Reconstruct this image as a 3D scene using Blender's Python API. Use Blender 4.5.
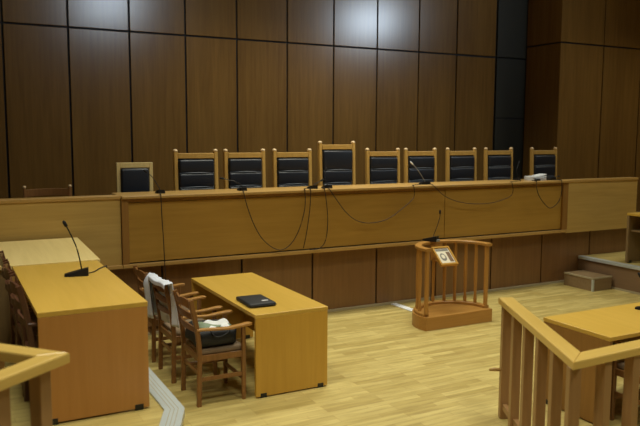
import bpy, bmesh, math, random
from mathutils import Vector, Matrix, noise
random.seed(7)
R = math.radians
for o in list(bpy.data.objects):
    bpy.data.objects.remove(o)
scene = bpy.context.scene
COL = scene.collection

# ------------------------------------------------------------------ camera
yaw, pitch, roll = R(27.9), R(6.25), R(0.25)
fw = Vector((math.sin(yaw)*math.cos(pitch), math.cos(yaw)*math.cos(pitch), -math.sin(pitch)))
r0 = Vector((math.cos(yaw), -math.sin(yaw), 0)); u0 = r0.cross(fw)
rt = r0*math.cos(roll) + u0*math.sin(roll); up = u0*math.cos(roll) - r0*math.sin(roll)
cd = bpy.data.cameras.new('camera'); cam = bpy.data.objects.new('camera', cd); COL.objects.link(cam)
m = Matrix((rt, up, -fw)).transposed().to_4x4(); m.translation = (0, 0, 2.3)
cam.matrix_world = m
cd.sensor_fit = 'HORIZONTAL'; cd.sensor_width = 36; cd.lens = 712/640*36
cd.clip_start = 0.05; cd.clip_end = 100
cd.dof.use_dof = True; cd.dof.focus_distance = 7.5; cd.dof.aperture_fstop = 2.2
scene.camera = cam

# ------------------------------------------------------------------ world, lights, exposure
w = bpy.data.worlds.new('world'); scene.world = w; w.use_nodes = True
w.node_tree.nodes['Background'].inputs[0].default_value = (0.6, 0.7, 0.9, 1)
w.node_tree.nodes['Background'].inputs[1].default_value = 0.02
scene.view_settings.view_transform = 'Standard'
scene.view_settings.look = 'None'
scene.view_settings.exposure = 0.0
scene.view_settings.gamma = 1.0
scene.view_settings.use_curve_mapping = False

def area(name, loc, sx, sy, power, color, spread=180, target=None):
    l = bpy.data.lights.new(name, 'AREA'); l.shape = 'RECTANGLE'; l.size = sx; l.size_y = sy
    l.energy = power; l.color = color; l.spread = R(spread)
    o = bpy.data.objects.new(name, l); o.location = loc; COL.objects.link(o)
    if target is not None:
        o.rotation_euler = (Vector(target)-Vector(loc)).to_track_quat('-Z', 'Y').to_euler()
    return o
CEIL = 5.6
WARM = (1.0, 0.98, 0.80); COOL = (0.72, 0.86, 1.0)
# louvred ceiling luminaires over the court floor and public side
LOUVRES = [(0.9, 4.9, 42, 106), (3.9, 4.9, 20, 104), (6.6, 4.9, 19, 104), (9.0, 3.8, 18, 104), (11.9, 6.2, 60, 135),
           (0.6, 2.0, 46, 115), (3.6, 1.6, 48, 115), (6.6, 1.6, 34, 115),
           (3.5, 7.9, 32, 120), (4.9, 7.9, 40, 120), (6.1, 7.9, 38, 115)]
for x, y, pw, sp in LOUVRES:
    area('ceiling_lamp_light', (x, y, CEIL-0.13), 1.2, 0.6, pw, WARM, sp)
# two unseen cool lamps, added to put a glow on the bench wall varnish
GLOW_LAMPS = [(3.3, 4.3), (9.7, 4.6)]
for x, y in GLOW_LAMPS:
    area('added_glow_light', (x, y, CEIL-0.45), 1.0, 0.6, 19 if x < 5 else 29, COOL, 110, target=(x*0.63, 10.15, 4.4))

# ------------------------------------------------------------------ materials
def srgb(r, g, b):
    f = lambda c: ((c/255)/12.92 if c/255 <= 0.04045 else (((c/255)+0.055)/1.055)**2.4)
    return (f(r), f(g), f(b), 1)
def mat_base(name):
    mt = bpy.data.materials.new(name); mt.use_nodes = True
    nt = mt.node_tree; b = nt.nodes['Principled BSDF']
    return mt, nt, b
def plain(name, col, rough=0.5, metal=0.0, bump=0.0, scale=40, vary=0.06):
    mt, nt, b = mat_base(name)
    tc = nt.nodes.new('ShaderNodeTexCoord'); nz = nt.nodes.new('ShaderNodeTexNoise'); nz.inputs['Scale'].default_value = scale
    nz.inputs['Detail'].default_value = 3
    nt.links.new(tc.outputs['Object'], nz.inputs['Vector'])
    mx = nt.nodes.new('ShaderNodeMix'); mx.data_type = 'RGBA'
    mx.inputs[6].default_value = tuple(c*(1-vary) for c in col[:3])+(1,)
    mx.inputs[7].default_value = tuple(min(1, c*(1+vary)) for c in col[:3])+(1,)
    nt.links.new(nz.outputs['Fac'], mx.inputs[0]); nt.links.new(mx.outputs[2], b.inputs['Base Color'])
    b.inputs['Roughness'].default_value = rough; b.inputs['Metallic'].default_value = metal
    if bump:
        bp = nt.nodes.new('ShaderNodeBump'); bp.inputs['Strength'].default_value = bump; bp.inputs['Distance'].default_value = 0.004
        nt.links.new(nz.outputs['Fac'], bp.inputs['Height']); nt.links.new(bp.outputs[0], b.inputs['Normal'])
    return mt
def wood(name, dark, light, axis='Z', rough=0.4, fine=1.0, spec=0.5, patch=0.0, coat=0.0):
    """veneer with the grain running along the given axis"""
    mt, nt, b = mat_base(name)
    tc = nt.nodes.new('ShaderNodeTexCoord'); mp = nt.nodes.new('ShaderNodeMapping')
    s = {'X': (1.2, 22, 22), 'Y': (22, 1.2, 22), 'Z': (22, 22, 1.2)}[axis]
    mp.inputs['Scale'].default_value = tuple(v*fine for v in s)
    nt.links.new(tc.outputs['Object'], mp.inputs['Vector'])
    nz = nt.nodes.new('ShaderNodeTexNoise'); nz.inputs['Scale'].default_value = 1.0; nz.inputs['Detail'].default_value = 6
    nz.inputs['Roughness'].default_value = 0.6; nz.inputs['Distortion'].default_value = 0.4
    nt.links.new(mp.outputs[0], nz.inputs['Vector'])
    n2 = nt.nodes.new('ShaderNodeTexNoise'); n2.inputs['Scale'].default_value = 0.12; n2.inputs['Detail'].default_value = 2
    nt.links.new(mp.outputs[0], n2.inputs['Vector'])
    ad = nt.nodes.new('ShaderNodeMath'); ad.operation = 'MULTIPLY_ADD'; ad.inputs[1].default_value = 0.6
    m2 = nt.nodes.new('ShaderNodeMath'); m2.operation = 'MULTIPLY'; m2.inputs[1].default_value = 0.4
    nt.links.new(n2.outputs['Fac'], m2.inputs[0]); nt.links.new(nz.outputs['Fac'], ad.inputs[0]); nt.links.new(m2.outputs[0], ad.inputs[2])
    cr = nt.nodes.new('ShaderNodeValToRGB')
    cr.color_ramp.elements[0].position = 0.30; cr.color_ramp.elements[0].color = dark
    cr.color_ramp.elements[1].position = 0.68; cr.color_ramp.elements[1].color = light
    nt.links.new(ad.outputs[0], cr.inputs['Fac']); nt.links.new(cr.outputs[0], b.inputs['Base Color'])
    b.inputs['Roughness'].default_value = rough
    b.inputs['Specular IOR Level'].default_value = spec
    if coat:
        b.inputs['Coat Weight'].default_value = coat; b.inputs['Coat Roughness'].default_value = 0.22
    return mt

def floor_mat():
    mt, nt, b = mat_base('oak_parquet_strips')
    tc = nt.nodes.new('ShaderNodeTexCoord')
    br = nt.nodes.new('ShaderNodeTexBrick')
    br.inputs['Scale'].default_value = 1.0
    br.inputs['Brick Width'].default_value = 0.55; br.inputs['Row Height'].default_value = 0.075
    br.inputs['Mortar Size'].default_value = 0.0016; br.inputs['Mortar Smooth'].default_value = 0.3
    br.offset = 0.37; br.offset_frequency = 3
    br.inputs['Color1'].default_value = srgb(182, 162, 96); br.inputs['Color2'].default_value = srgb(208, 190, 122)
    br.inputs['Mortar'].default_value = srgb(165, 134, 76)
    nt.links.new(tc.outputs['Object'], br.inputs['Vector'])
    mp = nt.nodes.new('ShaderNodeMapping'); mp.inputs['Scale'].default_value = (2.2, 16, 1)
    nt.links.new(tc.outputs['Object'], mp.inputs['Vector'])
    nz = nt.nodes.new('ShaderNodeTexNoise'); nz.inputs['Scale'].default_value = 1.4; nz.inputs['Detail'].default_value = 5
    nt.links.new(mp.outputs[0], nz.inputs['Vector'])
    cr = nt.nodes.new('ShaderNodeValToRGB'); cr.color_ramp.elements[0].position = 0.32; cr.color_ramp.elements[0].color = (0.70, 0.66, 0.60, 1)
    cr.color_ramp.elements[1].position = 0.62; cr.color_ramp.elements[1].color = (1, 1, 1, 1)
    nt.links.new(nz.outputs['Fac'], cr.inputs['Fac'])
    mx = nt.nodes.new('ShaderNodeMix'); mx.data_type = 'RGBA'; mx.blend_type = 'MULTIPLY'; mx.inputs[0].default_value = 0.75
    nt.links.new(br.outputs['Color'], mx.inputs[6]); nt.links.new(cr.outputs[0], mx.inputs[7])
    nt.links.new(mx.outputs[2], b.inputs['Base Color'])
    n3 = nt.nodes.new('ShaderNodeTexNoise'); n3.inputs['Scale'].default_value = 2.5
    nt.links.new(tc.outputs['Object'], n3.inputs['Vector'])
    mr = nt.nodes.new('ShaderNodeMapRange'); mr.inputs[3].default_value = 0.32; mr.inputs[4].default_value = 0.5
    nt.links.new(n3.outputs['Fac'], mr.inputs[0]); nt.links.new(mr.outputs[0], b.inputs['Roughness'])
    return mt

M = {}
M['floor'] = floor_mat()
M['wall'] = wood('varnished_wall_veneer', srgb(94, 67, 31), srgb(118, 88, 43), 'Z', 0.24, 1.0, 0.7)
M['groove'] = plain('black_groove', srgb(14, 11, 10), 0.7)
M['plinth'] = wood('dark_plinth_veneer', srgb(110, 77, 44), srgb(136, 99, 60), 'Z', 0.35, 1.0)
M['bench'] = wood('bench_oak_veneer', srgb(160, 120, 48), srgb(182, 141, 64), 'X', 0.36, 0.9)
M['bench_edge'] = wood('bench_edge_oak', srgb(170, 132, 70), srgb(192, 154, 90), 'X', 0.35, 0.9)
M['bench_post'] = wood('bench_post_oak', srgb(132, 92, 42), srgb(154, 112, 54), 'Z', 0.4)
M['wing'] = wood('wing_oak_veneer', srgb(176, 142, 74), srgb(200, 166, 96), 'X', 0.4, 0.9)
M['desk_top'] = wood('desk_beech_top', srgb(196, 158, 64), srgb(210, 172, 80), 'Y', 0.35, 0.8)
M['desk'] = wood('desk_beech_side', srgb(190, 146, 54), srgb(206, 162, 68), 'Z', 0.38, 0.9)
M['desk_red'] = wood('desk_cherry_side', srgb(178, 124, 60), srgb(194, 140, 74), 'Z', 0.38, 0.9)
M['desk_pale'] = wood('desk_pale_oak_top', srgb(220, 196, 128), srgb(238, 216, 152), 'Y', 0.42, 0.9)
M['panel_grey'] = wood('desk_greyed_panel', srgb(120, 98, 66), srgb(140, 116, 80), 'Z', 0.5, 0.9)
M['rail'] = wood('handrail_ash', srgb(200, 166, 86), srgb(220, 188, 108), 'X', 0.28, 0.6)
M['baluster'] = wood('baluster_oak', srgb(142, 106, 66), srgb(164, 126, 82), 'Z', 0.4, 0.9)
M['chair'] = wood('armchair_stained_beech', srgb(112, 74, 38), srgb(140, 98, 54), 'Z', 0.35, 2.0)
M['chair_arm'] = wood('armchair_arm_beech', srgb(156, 110, 54), srgb(184, 136, 72), 'X', 0.32, 2.0)
M['chair_dark'] = wood('dark_stained_beech', srgb(72, 44, 30), srgb(96, 62, 42), 'Z', 0.35, 2.0)
M['seat'] = plain('taupe_seat_fabric', srgb(132, 112, 88), 0.9, 0, 0.4, 90)
M['gold_oak'] = wood('judge_chair_oak', srgb(168, 128, 60), srgb(194, 154, 82), 'Z', 0.38, 2.0)
M['pale_oak'] = wood('pale_chair_oak', srgb(204, 176, 112), srgb(222, 196, 134), 'Z', 0.4, 2.0)
M['finial'] = plain('pale_finial', srgb(226, 196, 150), 0.35)
M['leather'] = plain('black_leather', srgb(26, 30, 38), 0.38, 0, 0.25, 60, 0.1)
M['fold_sheen'] = plain('leather_fold_sheen', srgb(92, 98, 106), 0.4)  # light catching the leather folds, given as a paler colour
M['stand'] = wood('witness_stand_beech', srgb(160, 112, 50), srgb(184, 134, 66), 'Z', 0.36, 1.4)
M['stand_x'] = wood('witness_stand_beech_flat', srgb(158, 112, 50), srgb(180, 132, 66), 'X', 0.36, 1.2)
M['alu'] = plain('aluminium_nosing', srgb(196, 204, 206), 0.38, 0.35, 0, 30)
M['alu_dark'] = plain('nosing_groove', srgb(60, 62, 62), 0.6)
M['skirt'] = plain('skirting_strip', srgb(168, 156, 128), 0.45)
M['black'] = plain('black_plastic', srgb(20, 21, 24), 0.38)
M['cable'] = plain('black_cable', srgb(34, 26, 22), 0.6)
M['grey_metal'] = plain('grey_plastic', srgb(150, 150, 150), 0.35, 0.3)
M['white'] = plain('white_paper', srgb(226, 228, 232), 0.7)
M['foam'] = plain('foam_windshield', srgb(24, 24, 26), 0.95, 0, 0.6, 200)
M['plaster'] = plain('ceiling_plaster', srgb(205, 202, 196), 0.9, 0, 0.1, 20)
M['cloth'] = plain('pale_blue_cloth', srgb(218, 224, 240), 0.85, 0, 0.3, 25, 0.12)
M['nylon'] = plain('black_nylon', srgb(22, 24, 28), 0.6, 0, 0.4, 35)
M['folder'] = plain('black_folder_fabric', srgb(28, 30, 34), 0.55, 0, 0.3, 120)
M['platform'] = wood('platform_riser_oak', srgb(112, 88, 64), srgb(132, 106, 80), 'Y', 0.45, 0.9)
M['stepwood'] = wood('step_oak', srgb(124, 102, 72), srgb(146, 122, 90), 'X', 0.45, 0.9)
M['gold'] = plain('gold_frame', srgb(196, 148, 66), 0.3, 0.4)
M['icon_a'] = plain('print_grey', srgb(120, 116, 108), 0.5, 0, 0, 30, 0.25)
M['icon_b'] = plain('print_cream', srgb(214, 206, 184), 0.5)
M['icon_c'] = plain('print_brown', srgb(110, 84, 60), 0.5, 0, 0, 30, 0.3)
M['lamp_housing'] = plain('white_steel', srgb(220, 220, 220), 0.5)
M['corner_shade'] = plain('green_grey_panel_shade', srgb(36, 36, 28), 0.5)  # near-black tone puts the corner's shade into the green-grey panel colour
M['grass_green'] = plain('green_print', srgb(120, 136, 112), 0.6, 0, 0, 30, 0.3)

# ------------------------------------------------------------------ mesh helpers
class MB:
    def __init__(s): s.bm = bmesh.new(); s.mats = []
    def _mi(s, mt):
        if mt is None: return 0
        if mt not in s.mats: s.mats.append(mt)
        return s.mats.index(mt)
    def box(s, x0, x1, y0, y1, z0, z1, bev=0.0, mt=None, rot=None, seg=2, smooth=False):
        before = set(s.bm.verts)
        r = bmesh.ops.create_cube(s.bm, size=1.0); vs = r['verts']
        for v in vs:
            v.co = Vector(((v.co.x+.5)*(x1-x0)+x0, (v.co.y+.5)*(y1-y0)+y0, (v.co.z+.5)*(z1-z0)+z0))
        fs = set(f for v in vs for f in v.link_faces)
        if bev > 0:
            es = list(set(e for v in vs for e in v.link_edges))
            rr = bmesh.ops.bevel(s.bm, geom=es, offset=bev, segments=seg, profile=0.5, affect='EDGES')
            fs |= set(rr['faces'])
        fs = [f for f in s.bm.faces if f.is_valid and any(v not in before for v in f.verts)]
        mi = s._mi(mt)
        for f in fs:
            f.material_index = mi
            if smooth: f.smooth = True
        nv = [v for v in s.bm.verts if v not in before]
        if rot is not None:
            c, mtx = rot
            for v in nv: v.co = mtx @ (v.co-Vector(c)) + Vector(c)
        return nv
    def prism(s, pts, z0, z1, mt=None, bev=0.0):
        before = set(s.bm.verts)
        a = [s.bm.verts.new((x, y, z0)) for x, y in pts]; b = [s.bm.verts.new((x, y, z1)) for x, y in pts]
        n = len(pts); fs = []
        fs.append(s.bm.faces.new(b)); fs.append(s.bm.faces.new(a[::-1]))
        for i in range(n): fs.append(s.bm.faces.new((a[i], a[(i+1) % n], b[(i+1) % n], b[i])))
        mi = s._mi(mt)
        if bev:
            es = list(fs[0].edges)
            bmesh.ops.bevel(s.bm, geom=es, offset=bev, segments=2, profile=0.5, affect='EDGES')
        nv = [v for v in s.bm.verts if v not in before]
        for f in set(f for v in nv for f in v.link_faces): f.material_index = mi
        return nv
    def tube(s, pts, rad, mt=None, seg=8, flat=None, closed=False, square=False):
        """sweep a round (or flat/square: half-width, half-height) section along points"""
        pts = [Vector(p) for p in pts]; n = len(pts); mi = s._mi(mt); rings = []
        upv = Vector((0, 0, 1))
        for i, p in enumerate(pts):
            if closed: t = pts[(i+1) % n]-pts[i-1]
            else: t = (pts[min(i+1, n-1)]-pts[max(i-1, 0)])
            t.normalize()
            u = upv if abs(t.z) < 0.95 else Vector((1, 0, 0))
            sx = t.cross(u).normalized(); sy = sx.cross(t).normalized()
            r = rad[i] if isinstance(rad, (list, tuple)) else rad
            if flat:
                hw, hh = flat; k = r
                sec = [(-hw*k, -hh*k), (hw*k, -hh*k), (hw*k, hh*k), (-hw*k, hh*k)]
                b = min(hw, hh)*0.35*k
                sec = []
                for cx, cy in ((-hw*k, -hh*k), (hw*k, -hh*k), (hw*k, hh*k), (-hw*k, hh*k)):
                    gx = b if cx < 0 else -b; gy = b if cy < 0 else -b
                    c1 = (cx+gx, cy); c2 = (cx, cy+gy)
                    sec += [c1, c2] if cx*cy < 0 else [c2, c1]
                ring = [s.bm.verts.new(p+sx*a+sy*c) for a, c in sec]
            else:
                ring = [s.bm.verts.new(p+sx*math.cos(2*math.pi*k/seg)*r+sy*math.sin(2*math.pi*k/seg)*r) for k in range(seg)]
            rings.append(ring)
        k = len(rings[0])
        rg = range(n) if closed else range(n-1)
        for i in rg:
            a, b = rings[i], rings[(i+1) % n]
            for j in range(k):
                f = s.bm.faces.new((a[j], a[(j+1) % k], b[(j+1) % k], b[j])); f.material_index = mi; f.smooth = not flat
        if not closed:
            for ring in (rings[0][::-1], rings[-1]):
                f = s.bm.faces.new(ring); f.material_index = mi
    def lathe(s, prof, c=(0, 0, 0), seg=16, mt=None):
        mi = s._mi(mt); rings = []
        for r, z in prof:
            rings.append([s.bm.verts.new((c[0]+math.cos(2*math.pi*k/seg)*max(r, 1e-4), c[1]+math.sin(2*math.pi*k/seg)*max(r, 1e-4), c[2]+z)) for k in range(seg)])
        for a, b in zip(rings, rings[1:]):
            for j in range(seg):
                f = s.bm.faces.new((a[j], a[(j+1) % seg], b[(j+1) % seg], b[j])); f.material_index = mi; f.smooth = True
        f = s.bm.faces.new(rings[0][::-1]); f.material_index = mi
        f = s.bm.faces.new(rings[-1]); f.material_index = mi
    def ball(s, c, r, mt=None, sc=(1, 1, 1)):
        mi = s._mi(mt)
        v = bmesh.ops.create_uvsphere(s.bm, u_segments=14, v_segments=9, radius=r)['verts']
        for q in v: q.co = Vector((q.co.x*sc[0]+c[0], q.co.y*sc[1]+c[1], q.co.z*sc[2]+c[2]))
        for f in set(f for q in v for f in q.link_faces): f.material_index = mi; f.smooth = True
        return v
    def build(s, name, mt=None, parent=None, kind=None):
        bmesh.ops.recalc_face_normals(s.bm, faces=s.bm.faces)
        me = bpy.data.meshes.new(name); s.bm.to_mesh(me); s.bm.free()
        if s.mats:
            for q in s.mats: me.materials.append(q)
        else: me.materials.append(mt)
        o = bpy.data.objects.new(name, me); COL.objects.link(o)
        if parent: o.parent = parent
        if kind: o['kind'] = kind
        return o
def tag(o, label=None, cat=None, group=None):
    if label: o['label'] = label
    if cat: o['category'] = cat
    if group: o['group'] = group
    return o
def thing(name, label, cat, loc=(0, 0, 0), rz=0, group=None):
    o = bpy.data.objects.new(name, None); COL.objects.link(o); o.location = loc; o.rotation_euler = (0, 0, rz)
    o.empty_display_size = 0.1
    return tag(o, label, cat, group)
def dup(root, loc, rz=0, label=None, group=None):
    r = root.copy(); COL.objects.link(r); r.location = loc; r.rotation_euler = (0, 0, rz)
    if label: r['label'] = label
    if group: r['group'] = group
    for ch in list(root.children):
        c = ch.copy(); COL.objects.link(c); c.parent = r
        for g in list(ch.children):
            d = g.copy(); COL.objects.link(d); d.parent = c
    return r
def spline(pts, n=6):
    P = [Vector(p) for p in pts]; out = []
    for i in range(len(P)-1):
        p0 = P[max(i-1, 0)]; p1 = P[i]; p2 = P[i+1]; p3 = P[min(i+2, len(P)-1)]
        for k in range(n):
            t = k/n
            out.append(0.5*((2*p1)+(-p0+p2)*t+(2*p0-5*p1+4*p2-p3)*t*t+(-p0+3*p1-3*p2+p3)*t**3))
    out.append(P[-1]); return out

# ------------------------------------------------------------------ the room
XL, XR, YB, YF = -2.5, 13.2, 10.15, -3.0
def shell(name, x0, x1, y0, y1, z0, z1, mt):
    b = MB(); b.box(x0, x1, y0, y1, z0, z1); return b.build(name, mt, kind='structure')
shell('floor', XL-.1, XR+.1, YF-.1, YB+.1, -0.12, 0.0, M['floor'])
shell('ceiling', XL-.1, XR+.1, YF-.1, YB+.1, CEIL, CEIL+.1, M['plaster'])
shell('wall_left', XL-.1, XL, YF, YB, 0, CEIL, M['wall'])
shell('wall_right', XR, XR+.1, YF, YB, 0, CEIL, M['wall'])
shell('wall_front', XL-.1, XR+.1, YF-.1, YF, 0, CEIL, M['wall'])

def panel_wall_x(b, seams, y, zsplits, g=0.026, mt=None, thick=0.03, facing=-1):
    """veneer panels between vertical seams on a wall facing -y, with black joints"""
    for x0, x1 in zip(seams, seams[1:]):
        for z0, z1 in zip(zsplits, zsplits[1:]):
            b.box(x0+g/2, x1-g/2, y, y+thick, z0+g/2, z1-g/2, 0.003, mt, seg=1)
# back wall: joints behind, panels in front
b = MB()
b.box(XL, XR, YB+.03, YB+.12, 0, CEIL, 0, M['groove'])
seams = [XL, -1.63, -0.82, -0.03, 0.755, 1.56, 2.37, 3.17, 3.96, 4.79, 5.61, 6.43, 7.27, 8.08]
panel_wall_x(b, seams, YB, [0.85, 3.715, CEIL], mt=M['wall'])
panel_wall_x(b, [8.08, 8.98], YB, [0.85, 3.715, CEIL], mt=M['wall'], g=0.034)
b.build('wall_back', None, kind='structure')
b = MB(); b.box(9.0, 9.69, YB-.012, YB+.025, 2.635, 3.70, .003, M['corner_shade']); b.box(9.0, 9.69, YB-.012, YB+.025, .85, 2.605, .003, M['corner_shade'])  # narrow strip beside the pier, wall shade painted in as dark panels
b.box(9.0, 9.69, YB-.012, YB+.025, 3.728, CEIL, .003, M['corner_shade'])
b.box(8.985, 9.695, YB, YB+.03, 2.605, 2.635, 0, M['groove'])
b.build('wall_corner_shade_1', None, kind='structure')
# projecting pier at the right
b = MB()
PX, PY = 9.70, 9.30
b.box(PX+.03, XR, PY+.03, YB+.03, 0, CEIL, 0, M['groove'])
for z0, z1 in ((0, 3.94), (3.94, CEIL)):
    b.box(PX, PX+.03, PY+.005, YB-.02, z0+.013, z1-.013, 0.003, M['wall'], seg=1)
panel_wall_x(b, [PX-.01, 10.78, 11.80, 12.8, XR], PY, [0, 3.94, CEIL], mt=M['wall'])
b.build('wall_pier', None, kind='structure')

# raised judges' dais and its dark panelled riser
shell('floor_dais', XL, PX, 8.04, YB, 0.0, 0.85, M['platform'])
shell('floor_dais_side', PX, XR, 8.04, PY, 0.0, 0.85, M['platform'])
b = MB()
b.box(XL, 10.2, 8.025, 8.038, 0.0, 0.845, 0, M['groove'])
ls = [XL, -1.7, -0.73, 0.24, 1.21, 2.18, 3.16, 4.13, 5.10, 6.09, 7.10, 8.11, 9.15, 10.2]
for x0, x1 in zip(ls, ls[1:]):
    b.box(x0+.012, x1-.012, 8.0, 8.025, 0.0, 0.815, 0.002, M['plinth'], seg=1)
b.build('wall_riser', None, kind='structure')
b = MB(); b.box(1.42, 8.88, 7.978, 8.0, 0, 0.035, 0.003); b.build('baseboard_riser', M['skirt'], kind='structure')
# side platforms
PH = 0.40
pts = [(XL, 7.99), (XL, 2.2), (0.42, 2.2), (1.288, 4.395), (1.40, 4.66), (1.40, 7.99)]
b = MB(); b.prism(pts, 0, PH); b.build('floor_platform_left', M['floor'], kind='structure')
b = MB(); b.box(8.92, XR, 1.5, 7.99, 0, PH-.002, 0, M['floor']); 
b.box(8.905, 8.92, 1.5, 7.99, 0, PH-.002, 0, M['platform'])
b.build('floor_platform_right', None, kind='structure')
# nosings
b = MB()
inner = [(1.272, 7.85), (1.272, 4.688), (1.165, 4.43), (0.30, 2.22)]
outer = [(1.402, 7.85), (1.402, 4.655), (1.292, 4.385), (0.43, 2.2)]
for i in range(3):
    b.prism([inner[i], inner[i+1], outer[i+1], outer[i]], PH, PH+.012, M['alu'])
    v = lambda p, q, t: (p[0]*(1-t)+q[0]*t, p[1]*(1-t)+q[1]*t)
    for t0 in (0.3, 0.5, 0.7):
        b.prism([v(inner[i], outer[i], t0), v(inner[i+1], outer[i+1], t0), v(inner[i+1], outer[i+1], t0+.03), v(inner[i], outer[i], t0+.03)], PH+.010, PH+.0125, M['skirt'])
    b.prism([v(outer[i], outer[i], 0), outer[i+1], v(inner[i+1], outer[i+1], 1.04), v(inner[i], outer[i], 1.04)], PH-.04, PH+.012, M['alu'])
b.build('trim_1', None, kind='structure')
b = MB(); b.box(8.905, 8.965, 1.5, 7.97, PH-.002, PH+.010, 0.003, M['alu']); b.box(8.875, 8.905, 1.5, 7.97, PH-.035, PH+.010, 0.003, M['alu'])
b.box(8.898, 8.905, 1.5, 7.97, 0, 0.03, 0, M['skirt'])
b.build('trim_2', None, kind='structure')

# ceiling luminaires (housings of the lamps above)
for i, (x, y) in enumerate([l[:2] for l in LOUVRES]):
    b = MB(); b.box(x-.65, x+.65, y-.36, y+.36, CEIL-.11, CEIL, 0.01)
    o = b.build('ceiling_light', M['lamp_housing'])
    tag(o, 'white rectangular ceiling lamp above the court, out of the picture', 'lamp', 'ceiling lamps')
for x, y in GLOW_LAMPS:  # housings of the added glow lamps, never in view
    b = MB(); d = (Vector((x*0.63, 10.15, 4.0))-Vector((x, y, CEIL-.45))).normalized()
    q = d.to_track_quat('-Z', 'Y').to_matrix()
    b.box(-.54, .54, -.34, .34, .02, .12, .01)
    b.box(-.02, .02, -.02, .02, .12, .30, 0)
    for v in b.bm.verts: v.co = q @ v.co + Vector((x, y, CEIL-.45))
    b.tube([Vector((x, y, CEIL-.45))-d*.2, (x-d.x*.2, y-d.y*.2, CEIL)], .02)
    tag(b.build('added_glow_lamp', M['lamp_housing']), 'unseen white lamp added under the ceiling to put a glow on the bench wall', 'lamp', 'added glow lamps')

# ------------------------------------------------------------------ judges' bench
bench = thing('judges_bench', 'long oak judges bench with recessed front panels on dark riser', 'bench', (5.1, 8.2, 0.85))
BX, BY, BZ = 5.1, 8.2, 0.85
def bb(x0, x1, y0, y1, z0, z1, name, mt, bev=0.004, parent=bench):
    b = MB(); b.box(x0-BX, x1-BX, y0-BY, y1-BY, z0-BZ, z1-BZ, bev); return b.build(name, mt, parent)
bb(1.71, 8.50, 7.845, 8.40, 1.59, 1.625, 'bench_top', M['bench_edge'], 0.008)
bb(1.785, 8.39, 7.89, 7.93, 1.55, 1.59, 'top_rail', M['bench_post'], 0.002)
for x0, x1 in ((1.789, 6.148), (6.156, 8.386)):
    bb(x0, x1, 7.905, 7.93, 0.875, 1.545, 'front_panel', M['bench'], 0.004)
bb(1.785, 8.39, 7.925, 7.94, 0.86, 1.59, 'backing_panel', M['groove'], 0)
bb(1.71, 1.785, 7.875, 7.96, 0.86, 1.59, 'corner_post', M['bench_post'])
bb(8.39, 8.50, 7.875, 7.96, 0.86, 1.59, 'corner_post', M['bench_post'])
bb(1.71, 8.50, 7.865, 8.0, 0.82, 0.862, 'bottom_ledge', M['bench_edge'], 0.006)
bb(1.80, 1.84, 7.96, 8.38, 0.85, 1.59, 'end_panel', M['bench_post'])
bb(8.42, 8.46, 7.96, 8.38, 0.85, 1.59, 'end_panel', M['bench_post'])
def wing(name, x0, x1, label, low=0.0):
    t = thing('bench_wing', label, 'panel', ((x0+x1)/2, 7.95, 0.80))
    cx = (x0+x1)/2
    b = MB(); b.box(x0-cx, x1-cx, -0.045, 0.0, low, 0.79, 0.004); b.build('face_panel', M['wing'], t)
    b = MB(); b.box(x0-cx, x1-cx, -0.062, 0.10, 0.79, 0.83, 0.006); b.build('cap_rail', M['bench_edge'], t)
    return t
wing('w', XL+.02, 1.705, 'plain oak side panel continuing the judges bench to the left', .06)
t = bpy.data.objects['bench_wing']; b = MB(); b.box(XL+.02+.3875, 1.705+.3875, -.085, .05, .02, .062, .006); b.build('bottom_ledge', M['bench_edge'], t)
wing('w', 8.505, 10.10, 'plain oak side panel closing the right end of the judges bench')

# ------------------------------------------------------------------ judges' chairs
def judge_chair(w, h, label, group, finials=True, frame=M['gold_oak'], folds=(0.30,), first_loc=(0, 0, 0), pad_gap=0.045):
    t = thing('judge_chair', label, 'chair', first_loc, 0, group)
    hw = w/2
    for s in (-1, 1):
        b = MB(); b.tube([(s*(hw-.028), 0.0, 0.0), (s*(hw-.028), 0.0, 0.45), (s*(hw-.028), 0.03, h)], 1, flat=(.028, .026))
        b.build('back_post', frame, t)
        if finials:
            b = MB(); b.lathe([(0.018, 0), (0.03, 0.006), (0.031, 0.02), (0.02, 0.034), (0.004, 0.038)], (s*(hw-.028), 0.03, h), 12)
            b.build('finial', M['finial'], t)
        b = MB(); b.tube([(s*(hw-.028), -.48, 0), (s*(hw-.028), -.48, 0.60)], 1, flat=(.024, .024)); b.build('leg', frame, t)
        b = MB(); b.box(s*(hw-.028)-.03, s*(hw-.028)+.03, -.52, -.02, 0.60, 0.63, .008); b.build('armrest', frame, t)
    b = MB(); b.box(-hw+.055, hw-.055, 0.0, 0.05, h-.085, h-.015, .006); b.build('top_rail', frame, t)
    b = MB(); b.box(-hw+.055, hw-.055, -.50, -.01, .40, .45, .006); b.build('seat_frame', frame, t)
    b = MB(); b.box(-hw+.06, hw-.06, -.49, -.03, .45, .53, .03, smooth=True, seg=3); b.build('seat', M['leather'], t)
    b = MB(); b.box(-hw+.055, hw-.055, 0.02, 0.045, .42, h-.085, .003); b.build('back_board', M['leather'], t)
    # three padded leather sections, pale tubes colour in the light on the folds
    z0 = .55; z1 = h-.095
    cuts = [z0, .765, .95, z1]
    pd = None
    for i in range(3):
        b = MB()
        vs = b.box(-hw+.062, hw-.062, -.035, 0.03, cuts[i]+.004, cuts[i+1]-.004, .026, smooth=True, seg=4)
        b.build('back_pad', M['leather'], t)
    for c in cuts[1:3]:
        b = MB(); b.tube(spline([(-hw+.068, -.012, c), (-hw*.4, -.024, c+.006), (hw*.4, -.024, c+.006), (hw-.068, -.012, c)], 4), .0095, seg=6)
        b.build('fold_sheen', M['fold_sheen'], t)
    return t
G = 'black leather chairs with oak frames behind the bench'
DZ = 0.85
CY = 8.93
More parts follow.
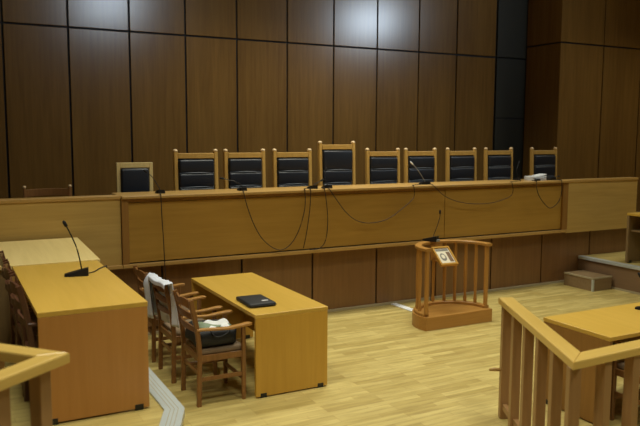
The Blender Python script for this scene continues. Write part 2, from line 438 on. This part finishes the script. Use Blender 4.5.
ja = judge_chair(.595, 1.225, 'oak framed black leather chair, first tall one right of the small pale chair', G, first_loc=(2.91, CY, DZ))
spots = [(3.59, 'oak framed black leather chair, second tall one right of the small pale chair'),
         (4.30, 'oak framed black leather chair directly left of the tallest chair'),
         (5.795, 'oak framed black leather chair directly right of the tallest chair'),
         (6.48, 'oak framed black leather chair behind the microphone with a pale upright neck'),
         (7.27, 'oak framed black leather chair, third from the right end of the bench'),
         (8.04, 'oak framed black leather chair just left of the white papers'),
         (9.04, 'oak framed black leather chair at the far right end of the bench')]
for x, lab in spots: dup(ja, (x, CY, DZ), 0, lab)
judge_chair(.60, 1.33, 'tallest oak framed black leather chair at the middle of the bench', G, first_loc=(5.01, CY, DZ))
# small pale-framed chair
t = thing('office_chair', 'small pale framed chair with a plain blue black leather back', 'chair', (2.11, CY, DZ))
hw = .225
b = MB()
b.box(-hw, -hw+.045, -.02, .03, .42, 1.10, .005); b.box(hw-.045, hw, -.02, .03, .42, 1.10, .005); b.box(-hw+.045, hw-.045, -.02, .03, 1.035, 1.10, .005)
b.build('back_frame', M['pale_oak'], t)
b = MB(); b.box(-hw+.048, hw-.048, -.045, .02, .50, 1.03, .03, smooth=True, seg=4); b.build('back_cushion', M['leather'], t)
b = MB(); b.box(-hw, hw, -.46, .03, .38, .42, .006); b.build('seat_frame', M['pale_oak'], t)
b = MB(); b.box(-hw+.01, hw-.01, -.45, -.05, .42, .49, .03, smooth=True, seg=3); b.build('seat', M['leather'], t)
for sx in (-1, 1):
    for yy in (-.43, 0.0):
        b = MB(); b.tube([(sx*(hw-.025), yy, 0), (sx*(hw-.025), yy, .38)], 1, flat=(.02, .02)); b.build('leg', M['pale_oak'], t)
# low wooden chair at the far left
t = thing('wooden_chair', 'reddish wooden chair with curved top rail, alone behind the left panel', 'chair', (1.085, CY, DZ+.0))
for sx in (-1, 1):
    b = MB(); b.tube([(sx*.24, 0, 0), (sx*.245, 0, .45), (sx*.255, .03, .815)], [1, 1, .85], flat=(.017, .017)); b.build('back_post', M['chair'], t)
    b = MB(); b.lathe([(.012, 0), (.019, .006), (.02, .018), (.012, .028), (.003, .03)], (sx*.255, .03, .815), 10); b.build('finial', M['finial'], t)
    b = MB(); b.tube([(sx*.23, -.42, 0), (sx*.23, -.42, .44)], 1, flat=(.018, .018)); b.build('leg', M['chair'], t)
b = MB(); b.tube(spline([(-.25, .03, .755), (-.12, .06, .76), (0, .07, .762), (.12, .06, .76), (.25, .03, .755)], 4), 1, flat=(.011, .042)); b.build('top_rail', M['chair'], t)
b = MB(); b.tube(spline([(-.245, .01, .58), (0, .04, .585), (.245, .01, .58)], 5), 1, flat=(.009, .025)); b.build('back_slat', M['chair'], t)
b = MB(); b.box(-.25, .25, -.44, .02, .42, .455, .01); b.build('seat', M['chair'], t)

# ------------------------------------------------------------------ microphones
def mic(label, loc, rz, neck, name='table_microphone', w=.065, l=.16, tip='foam', group=None, h=.042, rn=.0045):
    """wedge base, gooseneck through the local points, capsule at its end"""
    t = thing(name, label, 'microphone', loc, rz, group)
    b = MB()
    n = 10; prof = []
    pts = [(-w*.35, -l*.5), (w*.35, -l*.5), (w*.5, -l*.3), (w*.5, l*.4), (w*.4, l*.5), (-w*.4, l*.5), (-w*.5, l*.4), (-w*.5, -l*.3)]
    vs = b.prism(pts, 0.0, h, None, 0.006)
    for v in vs:
        if v.co.z > h*.5:
            k = (v.co.y/l+.5); v.co.z = h*(.30+.75*k); v.co.x *= .86
    b.build('base', M['black'], t)
    P = spline([(0, l*.22, h*.7)]+neck, 6)
    b = MB(); b.tube(P, rn, seg=8); b.build('gooseneck', M['black'] if tip != 'white' else M['grey_metal'], t)
    d = (P[-1]-P[-2]).normalized()
    b = MB()
    e = P[-1]
    b.tube([e-d*.008, e, e+d*.03, e+d*.042, e+d*.048], [rn*1.3, rn*2.4, rn*2.6, rn*2, rn*.6], seg=10)
    b.build('capsule', M['white'] if tip == 'white' else M['foam'], t)
    return t
G = None
BT = 1.625
mic('black microphone with neck leaning left, beside the small pale chair', (2.20, 8.10, BT), R(180), [(.03, .02, .09), (.09, .01, .19), (.15, 0, .245)], w=.10, l=.13)
mic('black microphone with low flat neck, before the second tall leather chair', (3.20, 8.08, BT), R(180), [(.03, .02, .08), (.13, .01, .125), (.235, 0, .15)], w=.10, l=.14)
mic('black microphone lying low before the third tall leather chair', (4.12, 8.0, BT), R(180), [(.0, .04, .045), (-.04, .05, .07), (-.10, .05, .10)], w=.12, l=.13)
mic('black microphone with short upright neck before the tallest chair', (4.33, 8.0, BT), R(180), [(.015, .02, .08), (.03, 0, .16), (.01, -.01, .22)], w=.12, l=.13)
mic('microphone with pale tip and neck leaning left, fourth along the bench', (5.90, 8.05, BT), R(180), [(.04, .02, .09), (.12, .01, .20), (.205, 0, .285)], w=.15, l=.12, tip='white')
mic('thin upright microphone just left of the white papers', (7.78, 8.25, BT), R(180), [(.005, .02, .09), (.01, .01, .17), (-.03, 0, .25)], w=.07, l=.12)
mic('black microphone base lying flat at the right end of the bench', (8.30, 8.05, BT), R(180), [(-.03, .03, .04), (-.09, .02, .05), (-.15, 0, .052)], w=.13, l=.12)

# papers on the bench
t = thing('paper_stack', 'small heap of white papers and a folded sheet on the bench', 'papers', (8.02, 8.10, BT))
b = MB()
for i in range(6):
    a = R(random.uniform(-14, 14)); 
    b.box(-.13, .13, -.10, .10, i*.011, i*.011+.008, .001, rot=((0, 0, 0), Matrix.Rotation(a, 3, 'Z')))
b.build('sheets', M['white'], t)
b = MB(); vs = b.box(-.02, .15, -.09, .06, .068, .085, .004, rot=((0.06, 0, .075), Matrix.Rotation(R(-9), 3, 'Y'))); b.build('folded_sheet', M['white'], t)
b = MB(); b.box(-.12, -.02, -.135, -.1, .0, .03, .006); b.build('clip', M['black'], t)

# cables in front of the bench (each hangs over the top edge)
def cable(label, xz, back, r=.0052, group='microphone cables hanging down the bench front', start=True, end=False):
    y = 7.832
    P = [(x, y, z) for x, z in xz]
    if start: P = [(back[0], 7.98, 1.634), (P[0][0], 7.86, 1.634), (P[0][0], y, 1.618)] + [p for p in P if p[2] < 1.57]
    if end is not False:
        P = P[:] ; x = P[-1][0]
        P = [p for p in P if p[2] < 1.57 or p[1] > 7.84 or p is P[2]]
        P += [(x, y, 1.618), (x, 7.86, 1.634), (end, 7.98, 1.634)]
    b = MB(); b.tube(spline(P, 5), r, seg=7)
    o = b.build('microphone_cable', M['cable']); tag(o, label, 'cable', group)
    return o
cable('straight black cable dropping from the leftmost bench microphone', [(2.136, 1.65), (2.142, 1.403), (2.158, 1.062), (2.170, .60), (2.175, .25)], (2.17,))
cable('black cable looping deeply under the bench top from second microphone', [(3.127, 1.651), (3.164, 1.472), (3.252, 1.24), (3.355, 1.065), (3.486, .946), (3.619, .90), (3.755, .977), (3.864, 1.157), (3.935, 1.402)], (3.2,), end=4.02)
cable('short black cable hanging down left of the tallest chair', [(4.016, 1.623), (4.003, 1.374), (3.955, 1.065), (3.915, .90)], (4.09,))
cable('black cable dropping to the ledge and curling left below the tallest chair', [(4.212, 1.617), (4.242, 1.427), (4.258, 1.211), (4.23, .983), (4.145, .885), (4.004, .875)], (4.26,))
cable('black cable in a wide loop right of the tallest chair', [(4.284, 1.614), (4.386, 1.484), (4.533, 1.312), (4.698, 1.2), (4.911, 1.163), (5.159, 1.203), (5.379, 1.325), (5.569, 1.47)], (4.38,), end=5.80)
cable('thin black cable in a shallow loop left of the white papers', [(5.898, 1.59), (6.088, 1.473), (6.351, 1.38), (6.674, 1.339), (7.005, 1.354), (7.305, 1.444)], (5.96,), .0045, end=7.62)
cable('short black cable loop near the right end of the bench front', [(7.79, 1.531), (7.858, 1.395), (7.986, 1.269), (8.091, 1.219), (8.232, 1.289), (8.30, 1.42)], (7.84,), .0055, end=8.34)

# ------------------------------------------------------------------ desks
def desk(label, x0, x1, y0, y1, z0, h, top, side, open_side='-x', th=.035, name='desk'):
    cx, cy = (x0+x1)/2, (y0+y1)/2; hx, hy = (x1-x0)/2, (y1-y0)/2
    t = thing(name, label, 'desk', (cx, cy, z0))
    b = MB(); b.box(-hx, hx, -hy, hy, h-th, h, .004); b.build('desktop', top, t)
    fz = .012
    if open_side in ('-x', '+x'):
        for s in (-1, 1):
            b = MB(); b.box(-hx+.004, hx-.004, s*hy-(.036 if s > 0 else 0), s*hy+(.036 if s < 0 else 0), fz, h-th, .003)
            p = b.build('end_panel', side, t)
            for q in (-1, 1):
                f = MB(); yc = s*(hy-.018); f.box(q*(hx-.075)-.03, q*(hx-.075)+.03, yc-.0215, yc+.0215, 0, .042, .003); f.build('foot', M['black'], p)
        mx = (hx-.10) if open_side == '-x' else -(hx-.10)
        b = MB(); b.box(mx-.01, mx+.01, -hy+.036, hy-.036, .16, h-th, .002); b.build('modesty_panel', side, t)
    else:
        for s in (-1, 1):
            b = MB(); b.box(s*hx-(.036 if s > 0 else 0), s*hx+(.036 if s < 0 else 0), -hy+.004, hy-.004, fz, h-th, .003)
            p = b.build('end_panel', side, t)
            for q in (-1, 1):
                f = MB(); xc = s*(hx-.018); f.box(xc-.0215, xc+.0215, q*(hy-.075)-.03, q*(hy-.075)+.03, 0, .042, .003); f.build('foot', M['black'], p)
        my = (hy-.10) if open_side == '-y' else -(hy-.10)
        b = MB(); b.box(-hx+.036, hx-.036, my-.01, my+.01, .16, h-th, .002); b.build('modesty_panel', side, t)
    return t
desk('beech desk on the court floor with a black folder on top', 2.325, 3.04, 5.575, 7.38, 0, .75, M['desk_top'], M['desk'])
desk('beech desk on the left platform carrying a tall gooseneck microphone', .487, 1.20, 4.785, 6.60, PH, .76, M['desk_top'], M['desk_red'])
ld = thing('desk', 'pale topped desk between the left platform desk and the bench', 'desk', (.3, 7.24, PH))
b = MB(); b.box(-1.6, .93, -.63, .60, .731, .764, .003, rot=((0, -.63, .764), Matrix.Rotation(R(2.0), 3, 'X'))); b.build('desktop', M['desk_pale'], ld)
b = MB(); b.box(-1.58, .91, -.61, -.58, .0, .731, .003); b.build('front_panel', M['panel_grey'], ld)
b = MB(); b.box(.87, .905, -.58, .59, .0, .731, .003); b.build('end_panel', M['panel_grey'], ld)
b = MB(); b.box(-1.58, -1.545, -.58, .59, .0, .731, .003); b.build('end_panel', M['panel_grey'], ld)
desk('beech desk behind the right foreground railing, seen over the rail', 4.51, 6.30, 3.70, 4.40, 0, .75, M['desk_top'], M['bench_post'], '-y')
rd = desk('desk on the right platform cut off by the picture edge', 9.03, 9.75, 5.5, 7.22, PH, .76, M['desk_top'], M['panel_grey'], '-x')
b = MB(); b.box(-.30, .24, -.84, .84, .48, .505, .003); b.build('shelf', M['panel_grey'], rd)

# folder on the centre desk
t = thing('folder', 'closed black zip folder lying on the centre desk', 'folder', (2.505, 6.0, .75), R(-2))
b = MB(); vs = b.box(-.128, .128, -.195, .195, 0, .036, .014, seg=3, smooth=True)
for v in vs:
    v.co.z += .006*noise.noise(Vector((v.co.x*9, v.co.y*9, 0)))*(v.co.z/.036)
b.build('cover', M['folder'], t)
b = MB(); b.tube(spline([(-.115, -.197, .019), (0, -.199, .019), (.115, -.197, .019), (.130, -.18, .019), (.131, 0, .019), (.130, .18, .019)], 4), .003, seg=6); b.build('zip', M['black'], t)
b = MB()
x = 0.03
for wd in (.008, .012, .009, .011, .008):
    b.box(x, x+wd, -.10, -.07, .0368, .0378); x += wd+.003
b.build('logo_patch', M['white'], t)

# ------------------------------------------------------------------ armchairs (facing +x)
def armchair(name, label, group, mt, arm, loc, rz=0):
    t = thing(name, label, 'chair', loc, rz, group)
    hw = .225
    for s in (-1, 1):
        y = s*hw
        b = MB(); b.tube(spline([(-.20, y, 0), (-.195, y, .25), (-.19, y, .46), (-.215, y, .70), (-.262, y, .925)], 3), 1, flat=(.017, .02)); b.build('leg', mt, t)
        b = MB(); b.tube([(.205, y, 0), (.205, y, .30), (.205, y, .655)], [.8, 1, .9], flat=(.02, .02)); b.build('leg', mt, t)
        b = MB(); b.tube(spline([(-.215, y, .668), (-.10, y*1.02, .662), (.06, y*1.06, .655), (.20, y*1.07, .668), (.275, y*1.05, .672)], 4), [.72]*9+[.9]*4+[1.0]*2+[.9, .7], flat=(.030, .013)); b.build('armrest', arm, t)
        b = MB(); b.box(-.18, .19, y-.011, y+.011, .385, .44, .003); b.build('seat_rail', mt, t)
        b = MB(); b.box(-.19, .195, y-.009, y+.009, .215, .25, .003); b.build('stretcher', mt, t)
    for x in (-.19, .205):
        b = MB(); b.box(x-.011, x+.011, -hw+.017, hw-.017, .385, .44, .003); b.build('seat_rail', mt, t)
    b = MB(); b.box(-.195, -.177, -hw+.017, hw-.017, .26, .295, .003); b.build('stretcher', mt, t)
    b = MB(); b.box(.195, .213, -hw+.017, hw-.017, .17, .205, .003); b.build('stretcher', mt, t)
    b = MB(); b.box(-.175, .225, -hw+.013, hw-.013, .435, .475, .015, seg=3, smooth=True); b.build('seat', M['seat'], t)
    # shaped ladder slats, bowed backwards, scalloped edges
    for zc, hh, xo in ((.885, .030, -.252), (.775, .026, -.232), (.665, .024, -.212)):
        n = 16; bm = MB(); P = []
        rows = []
        for i in range(n+1):
            u = i/n; y = -hw+.012+u*(2*hw-.024)
            bow = -.035*math.sin(math.pi*u)
            sc = .75+.45*abs(math.sin(math.pi*u*2))**.7 if hh > .027 else .8+.3*math.sin(math.pi*u)
            hgt = hh*sc
            dz = .010*math.sin(math.pi*u)
            rows.append([bm.bm.verts.new((xo+bow+dx, y, zc+dz+dd)) for dx, dd in ((-.008, -hgt), (.008, -hgt), (.008, hgt), (-.008, hgt))])
        for a, c in zip(rows, rows[1:]):
            for j in range(4): bm.bm.faces.new((a[j], a[(j+1) % 4], c[(j+1) % 4], c[j]))
        bm.bm.faces.new(rows[0][::-1]); bm.bm.faces.new(rows[-1])
        bm.build('back_slat', mt, t)
    return t
G = 'wooden armchairs at the centre desk'
c1 = armchair('armchair', 'wooden armchair nearest the viewer at centre desk, black bag on its seat', G, M['chair'], M['chair_arm'], (2.03, 5.86, 0))
dup(c1, (2.005, 6.53, 0), 0, 'middle wooden armchair at centre desk with pale cloth over its back')
dup(c1, (2.0, 7.22, 0), 0, 'wooden armchair farthest from the viewer at the centre desk, next to the bench')
G = 'dark wooden armchairs at the left platform desk'
d1 = armchair('armchair', 'dark wooden armchair nearest the viewer at the left platform desk', G, M['chair_dark'], M['chair_dark'], (.655, 5.105, PH))
dup(d1, (.655, 5.655, PH), 0, 'middle dark wooden armchair of three at the left platform desk')
dup(d1, (.655, 6.205, PH), 0, 'dark wooden armchair farthest from the viewer at the left platform desk')
# chairs behind the right railing, facing the desk there (+y)
G = 'wooden armchairs behind the right railing'
e1 = dup(c1, (4.95, 3.62, 0), R(90), 'wooden armchair behind the right railing, nearer the rail corner', G)
dup(c1, (5.62, 3.62, 0), R(90), 'wooden armchair behind the right railing, nearer the picture edge', G)

# ------------------------------------------------------------------ cloth and bag
def grid_sheet(f, nu, nv, th, name, mt, parent=None):
    b = MB(); g = [[b.bm.verts.new(f(i/nu, j/nv)) for j in range(nv+1)] for i in range(nu+1)]
    for i in range(nu):
        for j in range(nv):
            q = b.bm.faces.new((g[i][j], g[i+1][j], g[i+1][j+1], g[i][j+1])); q.smooth = True
    o = b.build(name, mt, parent)
    s = o.modifiers.new('thickness', 'SOLIDIFY'); s.thickness = th; s.offset = 0
    return o
def drape(u, v):
    y = 6.19+u*.79; zt = .965-.03*u
    e = min(1, max(0, (u-.68)/.08)); L = .045+.40*e*e*(3-2*e)       # the far sleeve hangs down behind the back
    if v < .4:
        k = v/.4
        z = zt-L*(1-k)**1.0 if k < .9 else zt-L*.1+(L*.1)*((k-.9)/.1)
        x = 1.700+.05*(1-k)*e+(0.06*((k-.8)/.2) if k > .8 else 0)+.008*math.sin(u*60)*e
    else:
        k = (v-.4)/.6
        x = 1.775+.04*k+.016*math.sin(u*17+k*2)*(.2+k)+.006*math.sin(u*41); z = zt-k*.42
    return Vector((x, y, z+.008*math.sin(u*11)))
o = grid_sheet(drape, 60, 30, .006, 'garment', M['cloth'])
tag(o, 'pale blue and white garment hanging over the middle armchair back', 'clothing')
t = thing('bag', 'black soft bag with pale papers on top, on the nearest armchair seat', 'bag', (2.03, 5.87, .478))
b = MB()
vs = b.box(-.19, .18, -.19, .19, 0, .16, .055, seg=4, smooth=True)
bmesh.ops.subdivide_edges(b.bm, edges=list(b.bm.edges), cuts=1, use_grid_fill=True)
for v in b.bm.verts:
    n_ = noise.noise(v.co*11); k = min(1, v.co.z/.03) if v.co.z > 0 else 0
    v.co += Vector((n_*.022, noise.noise(v.co*9+Vector((5, 0, 0)))*.022, n_*.025))*k
    v.co.z = max(v.co.z, 0)
for f in b.bm.faces: f.smooth = True
b.build('body', M['nylon'], t)
def flap(u, v):
    return Vector((-.15+.30*u, -.15+.28*v, .172+.018*math.sin(u*6+1)+.012*math.sin(v*7)-.05*(2*v-1)**4-.04*(2*u-1)**4))
grid_sheet(flap, 14, 14, .012, 'folded_cloth', M['grass_green'], t)
def flap2(u, v):
    return Vector((-.10+.24*u, -.155+.12*v, .192+.012*math.sin(u*9)+.01*math.sin(v*8)-.07*(1-v)**2-.03*(2*u-1)**4))
grid_sheet(flap2, 14, 8, .006, 'papers', M['white'], t)
b = MB(); b.tube(spline([(-.07, -.185, .15), (-.05, -.212, .11), (.01, -.215, .10), (.07, -.205, .12), (.10, -.185, .15)], 5), .008, seg=6); b.build('handle', M['nylon'], t)

# ------------------------------------------------------------------ microphone on the left desk
DT = PH+.76
mic('tall black gooseneck microphone standing on the left platform desk', (.915, 5.93, DT), R(-100), [(.01, .03, .12), (.03, .005, .24), (.05, -.04, .36), (.055, -.065, .415)], w=.085, l=.185, h=.06, rn=.0055)
b = MB(); b.tube(spline([(1.0, 5.95, DT+.01), (1.07, 6.02, DT+.006), (1.14, 6.15, DT+.006), (1.20, 6.22, DT+.006), (1.213, 6.23, DT-.01), (1.214, 6.24, DT-.2)], 6), .0045, seg=6)
tag(b.build('microphone_cable', M['cable']), 'thin cable running from the left desk microphone over the desk edge', 'cable')
# black device on the right foreground desk
mic('black microphone base on the right foreground desk at the picture edge', (5.52, 4.16, .75), R(200), [(.0, .03, .10), (.02, .0, .20), (.04, -.05, .30)], w=.085, l=.18, h=.055)

# ------------------------------------------------------------------ witness stand
WX, WY = 5.455, 6.78
ws = thing('witness_stand', 'rounded wooden witness stand with open baluster railing on the court floor', 'witness stand', (WX, WY, 0))
def arc(rx, ry, a0, a1, n, y0=0.0):
    return [(rx*math.cos(R(a0+(a1-a0)*i/n)), y0+ry*math.sin(R(a0+(a1-a0)*i/n))) for i in range(n+1)]
RX, RY = .465, .42
b = MB(); b.prism([(-.50, -.115), (.505, -.115)]+arc(.525, .475, 0, 180, 28), 0, .16, None, .006); b.build('base', M['stand_x'], ws)
ends = lambda z, e: [(RX, -.05-e, z)]+[(x, y, z) for x, y in arc(RX, RY, 0, 180, 26)]+[(-RX, -.06-e, z)]
b = MB(); b.tube(ends(.177, .0), 1, flat=(.038, .018)); b.build('foot_rail', M['stand_x'], ws)
b = MB(); b.tube(ends(.962, .03), 1, flat=(.042, .018)); b.build('handrail', M['stand_x'], ws)
SP = [(RX, -.03), (-RX, -.06)]+[(RX*math.cos(R(a)), RY*math.sin(R(a))) for a in (19, 37, 54, 71, 91, 150, 167)]
for k, (x, y) in enumerate(SP):
    b = MB(); wv = .018 if k > 1 else .022
    b.tube([(x, y, .19), (x, y, .24), (x, y, .30), (x, y, .55), (x, y, .80), (x, y, .948)], [.9, 1.05, .75, 1.05, 1.0, .9] if k > 1 else 1, flat=(wv, wv))
    b.build('baluster', M['stand'], ws)
# framed print on a sloped rest fixed to the rail
b = MB(); b.box(-.09, .09, .372, .384, .74, .945, .002)
b.box(-.06, .06, .21, .384, .735, .747, .002)
b.build('picture_rest', M['stand_x'], ws)
t = thing('framed_picture', 'gold framed print leaning tilted on the witness stand handrail', 'picture', (5.425, 6.965, .805), R(-3))
tilt = Matrix.Rotation(R(-50), 3, 'X')
def tb(x0, x1, y0, y1, z0, z1, name, mt, bev=.002):
    b = MB(); b.box(x0, x1, y0, y1, z0, z1, bev, rot=((0, 0, 0), tilt)); return b.build(name, mt, t)
b = MB()
for (x0, x1, z0, z1) in ((-.14, .14, -.15, -.122), (-.14, .14, .122, .15), (-.14, -.114, -.122, .122), (.114, .14, -.122, .122)):
    b.box(x0, x1, -.040, .0, z0, z1, .004, rot=((0, 0, 0), tilt))
b.box(-.114, .114, -.022, .0, -.122, .122, 0, rot=((0, 0, 0), tilt))
b.build('frame', M['gold'], t)
tb(-.112, .112, -.028, -.022, -.120, .120, 'print', M['icon_b'], 0)
tb(.040, .100, -.0295, -.0285, -.10, .06, 'print_panel', M['icon_c'], 0)
tb(-.100, .100, -.0295, -.0285, .075, .110, 'print_band', M['icon_a'], 0)
b = MB(); v = b.ball((-.035, -.0295, -.02), .048, None, (1, .03, 1.3))
for q in v: q.co = tilt @ q.co
b.build('print_oval', M['icon_a'], t)
b = MB(); v = b.ball((-.035, -.0315, -.015), .028, None, (1, .03, 1.2))
for q in v: q.co = tilt @ q.co
b.build('print_oval', M['icon_b'], t)
t.scale = (.90, 1, .98)
# microphone on the stand handrail
mic('black microphone on the witness stand handrail, neck rising to the right', (5.375, 7.18, .981), R(205), [(-.03, .03, .08), (-.07, .05, .18), (-.12, .06, .29), (-.125, .06, .34)], w=.09, l=.20, h=.07)
b = MB(); b.box(5.385, 5.445, 7.075, 7.10, .981, 1.012, .006)
tag(b.build('clip', M['grey_metal']), 'small grey clip on the witness stand handrail above the print', 'clip')
b = MB(); b.tube(spline([(5.42, 7.262, .995), (5.47, 7.285, .98), (5.50, 7.30, .8), (5.50, 7.30, .4), (5.50, 7.31, .08), (5.46, 7.33, .016), (5.36, 7.35, .016)], 6), .014, seg=8)
tag(b.build('microphone_cable', M['cable']), 'thick black cable running down behind the witness stand balusters', 'cable')
# cable cover strip on the floor
b = MB(); b.box(-.05, .05, -.26, .28, 0, .012, .004); b.box(-.012, .012, -.30, .30, .011, .014, .001)
o = b.build('cable_cover', M['white']); o.location = (5.385, 7.70, 0); o.rotation_euler = (0, 0, R(2))
tag(o, 'flat white cable cover strip on the floor behind the witness stand', 'cable cover')

# step box at the right platform
t = thing('step_box', 'low wooden step with aluminium edges against the right platform', 'step', (8.665, 7.57, 0))
b = MB(); b.box(-.205, .20, -.27, .285, 0, .175, .003); b.build('body', M['stepwood'], t)
b = MB(); b.box(-.208, .20, -.272, .285, .175, .20, .003); b.build('tread', M['stepwood'], t)
b = MB(); b.box(-.214, -.192, -.278, .285, .178, .204, .003); b.build('edge_trim', M['skirt'], t)
b = MB(); b.box(-.192, .20, -.278, -.256, .178, .204, .003); b.build('edge_trim', M['skirt'], t)
b = MB(); b.box(-.214, -.180, -.278, -.250, 0, .178, .003); b.build('corner_trim', M['alu'], t)

# ------------------------------------------------------------------ foreground railings
def railing(label, corner, ends, ztop, zbase, spacing=.28, W=.055, start=(0, 0)):
    t = thing('railing', label, 'railing', (corner[0], corner[1], zbase))
    C = Vector((corner[0], corner[1])); H = ztop-zbase
    dirs = [(Vector(e)-C) for e in ends]
    # mitred handrails
    u = [d.normalized() for d in dirs]
    nrm = [Vector((-d.y, d.x)) for d in u]
    if nrm[0].dot(u[1]) < 0: nrm[0] = -nrm[0]
    if nrm[1].dot(u[0]) < 0: nrm[1] = -nrm[1]
    cosang = u[0].dot(u[1]); ang = math.acos(cosang); k = W/math.sin(ang/2)
    bis = (u[0]+u[1]).normalized(); inn = bis*k; out = -bis*k
    for i in range(2):
        L = dirs[i]; pts = [tuple(out), tuple(inn), tuple(L+nrm[i]*W), tuple(L-nrm[i]*W)]
        # rotate grain along rail: build in local frame aligned to x
        a = math.atan2(u[i].y, u[i].x); rm = Matrix.Rotation(-a, 2)
        b = MB(); b.prism([tuple(rm @ Vector(p)) for p in pts], H-.05, H, None, .010)
        o = b.build('handrail', M['rail'], t); o.rotation_euler = (0, 0, a)
        b = MB(); b.box(.05, dirs[i].length-.02, -.02, .02, .08, .13, .003); o = b.build('bottom_rail', M['baluster'], t); o.rotation_euler = (0, 0, a)
        st = Vector(start); Lr = dirs[i].length-.035
        n = int(round(Lr/spacing)) if i == 0 else int(Lr/.266)
        for j in range(1 if i == 1 else 0, n+1):
            q = (st*(1-j/n)+u[0]*Lr*(j/n)) if i == 0 else st+u[1]*(.266*j)
            b = MB(); b.box(-.034, .034, -.034, .034, 0, H-.05, .005)
            o = b.build('baluster', M['baluster'], t)
            o.location = (q.x, q.y, 0); o.rotation_euler = (0, 0, a)
    return t
rr = railing('wooden railing in the right foreground with a pale handrail', (3.275, 2.915), [(3.985, 4.30), (5.6, 2.99)], 1.0, 0.0, W=.06, start=(-.045, -.02))
b = MB(); b.tube([(.69, 1.36, .40), (.63, 1.40, .405), (.59, 1.42, .40)], [.012, .016, .01], seg=8); b.build('latch', M['bench_edge'], rr)
railing('wooden railing in the left foreground with a pale handrail', (.405, 3.37), [(-.60, 2.54), (-.46, 4.34)], 1.30, PH, W=.05, start=(-.06, 0))
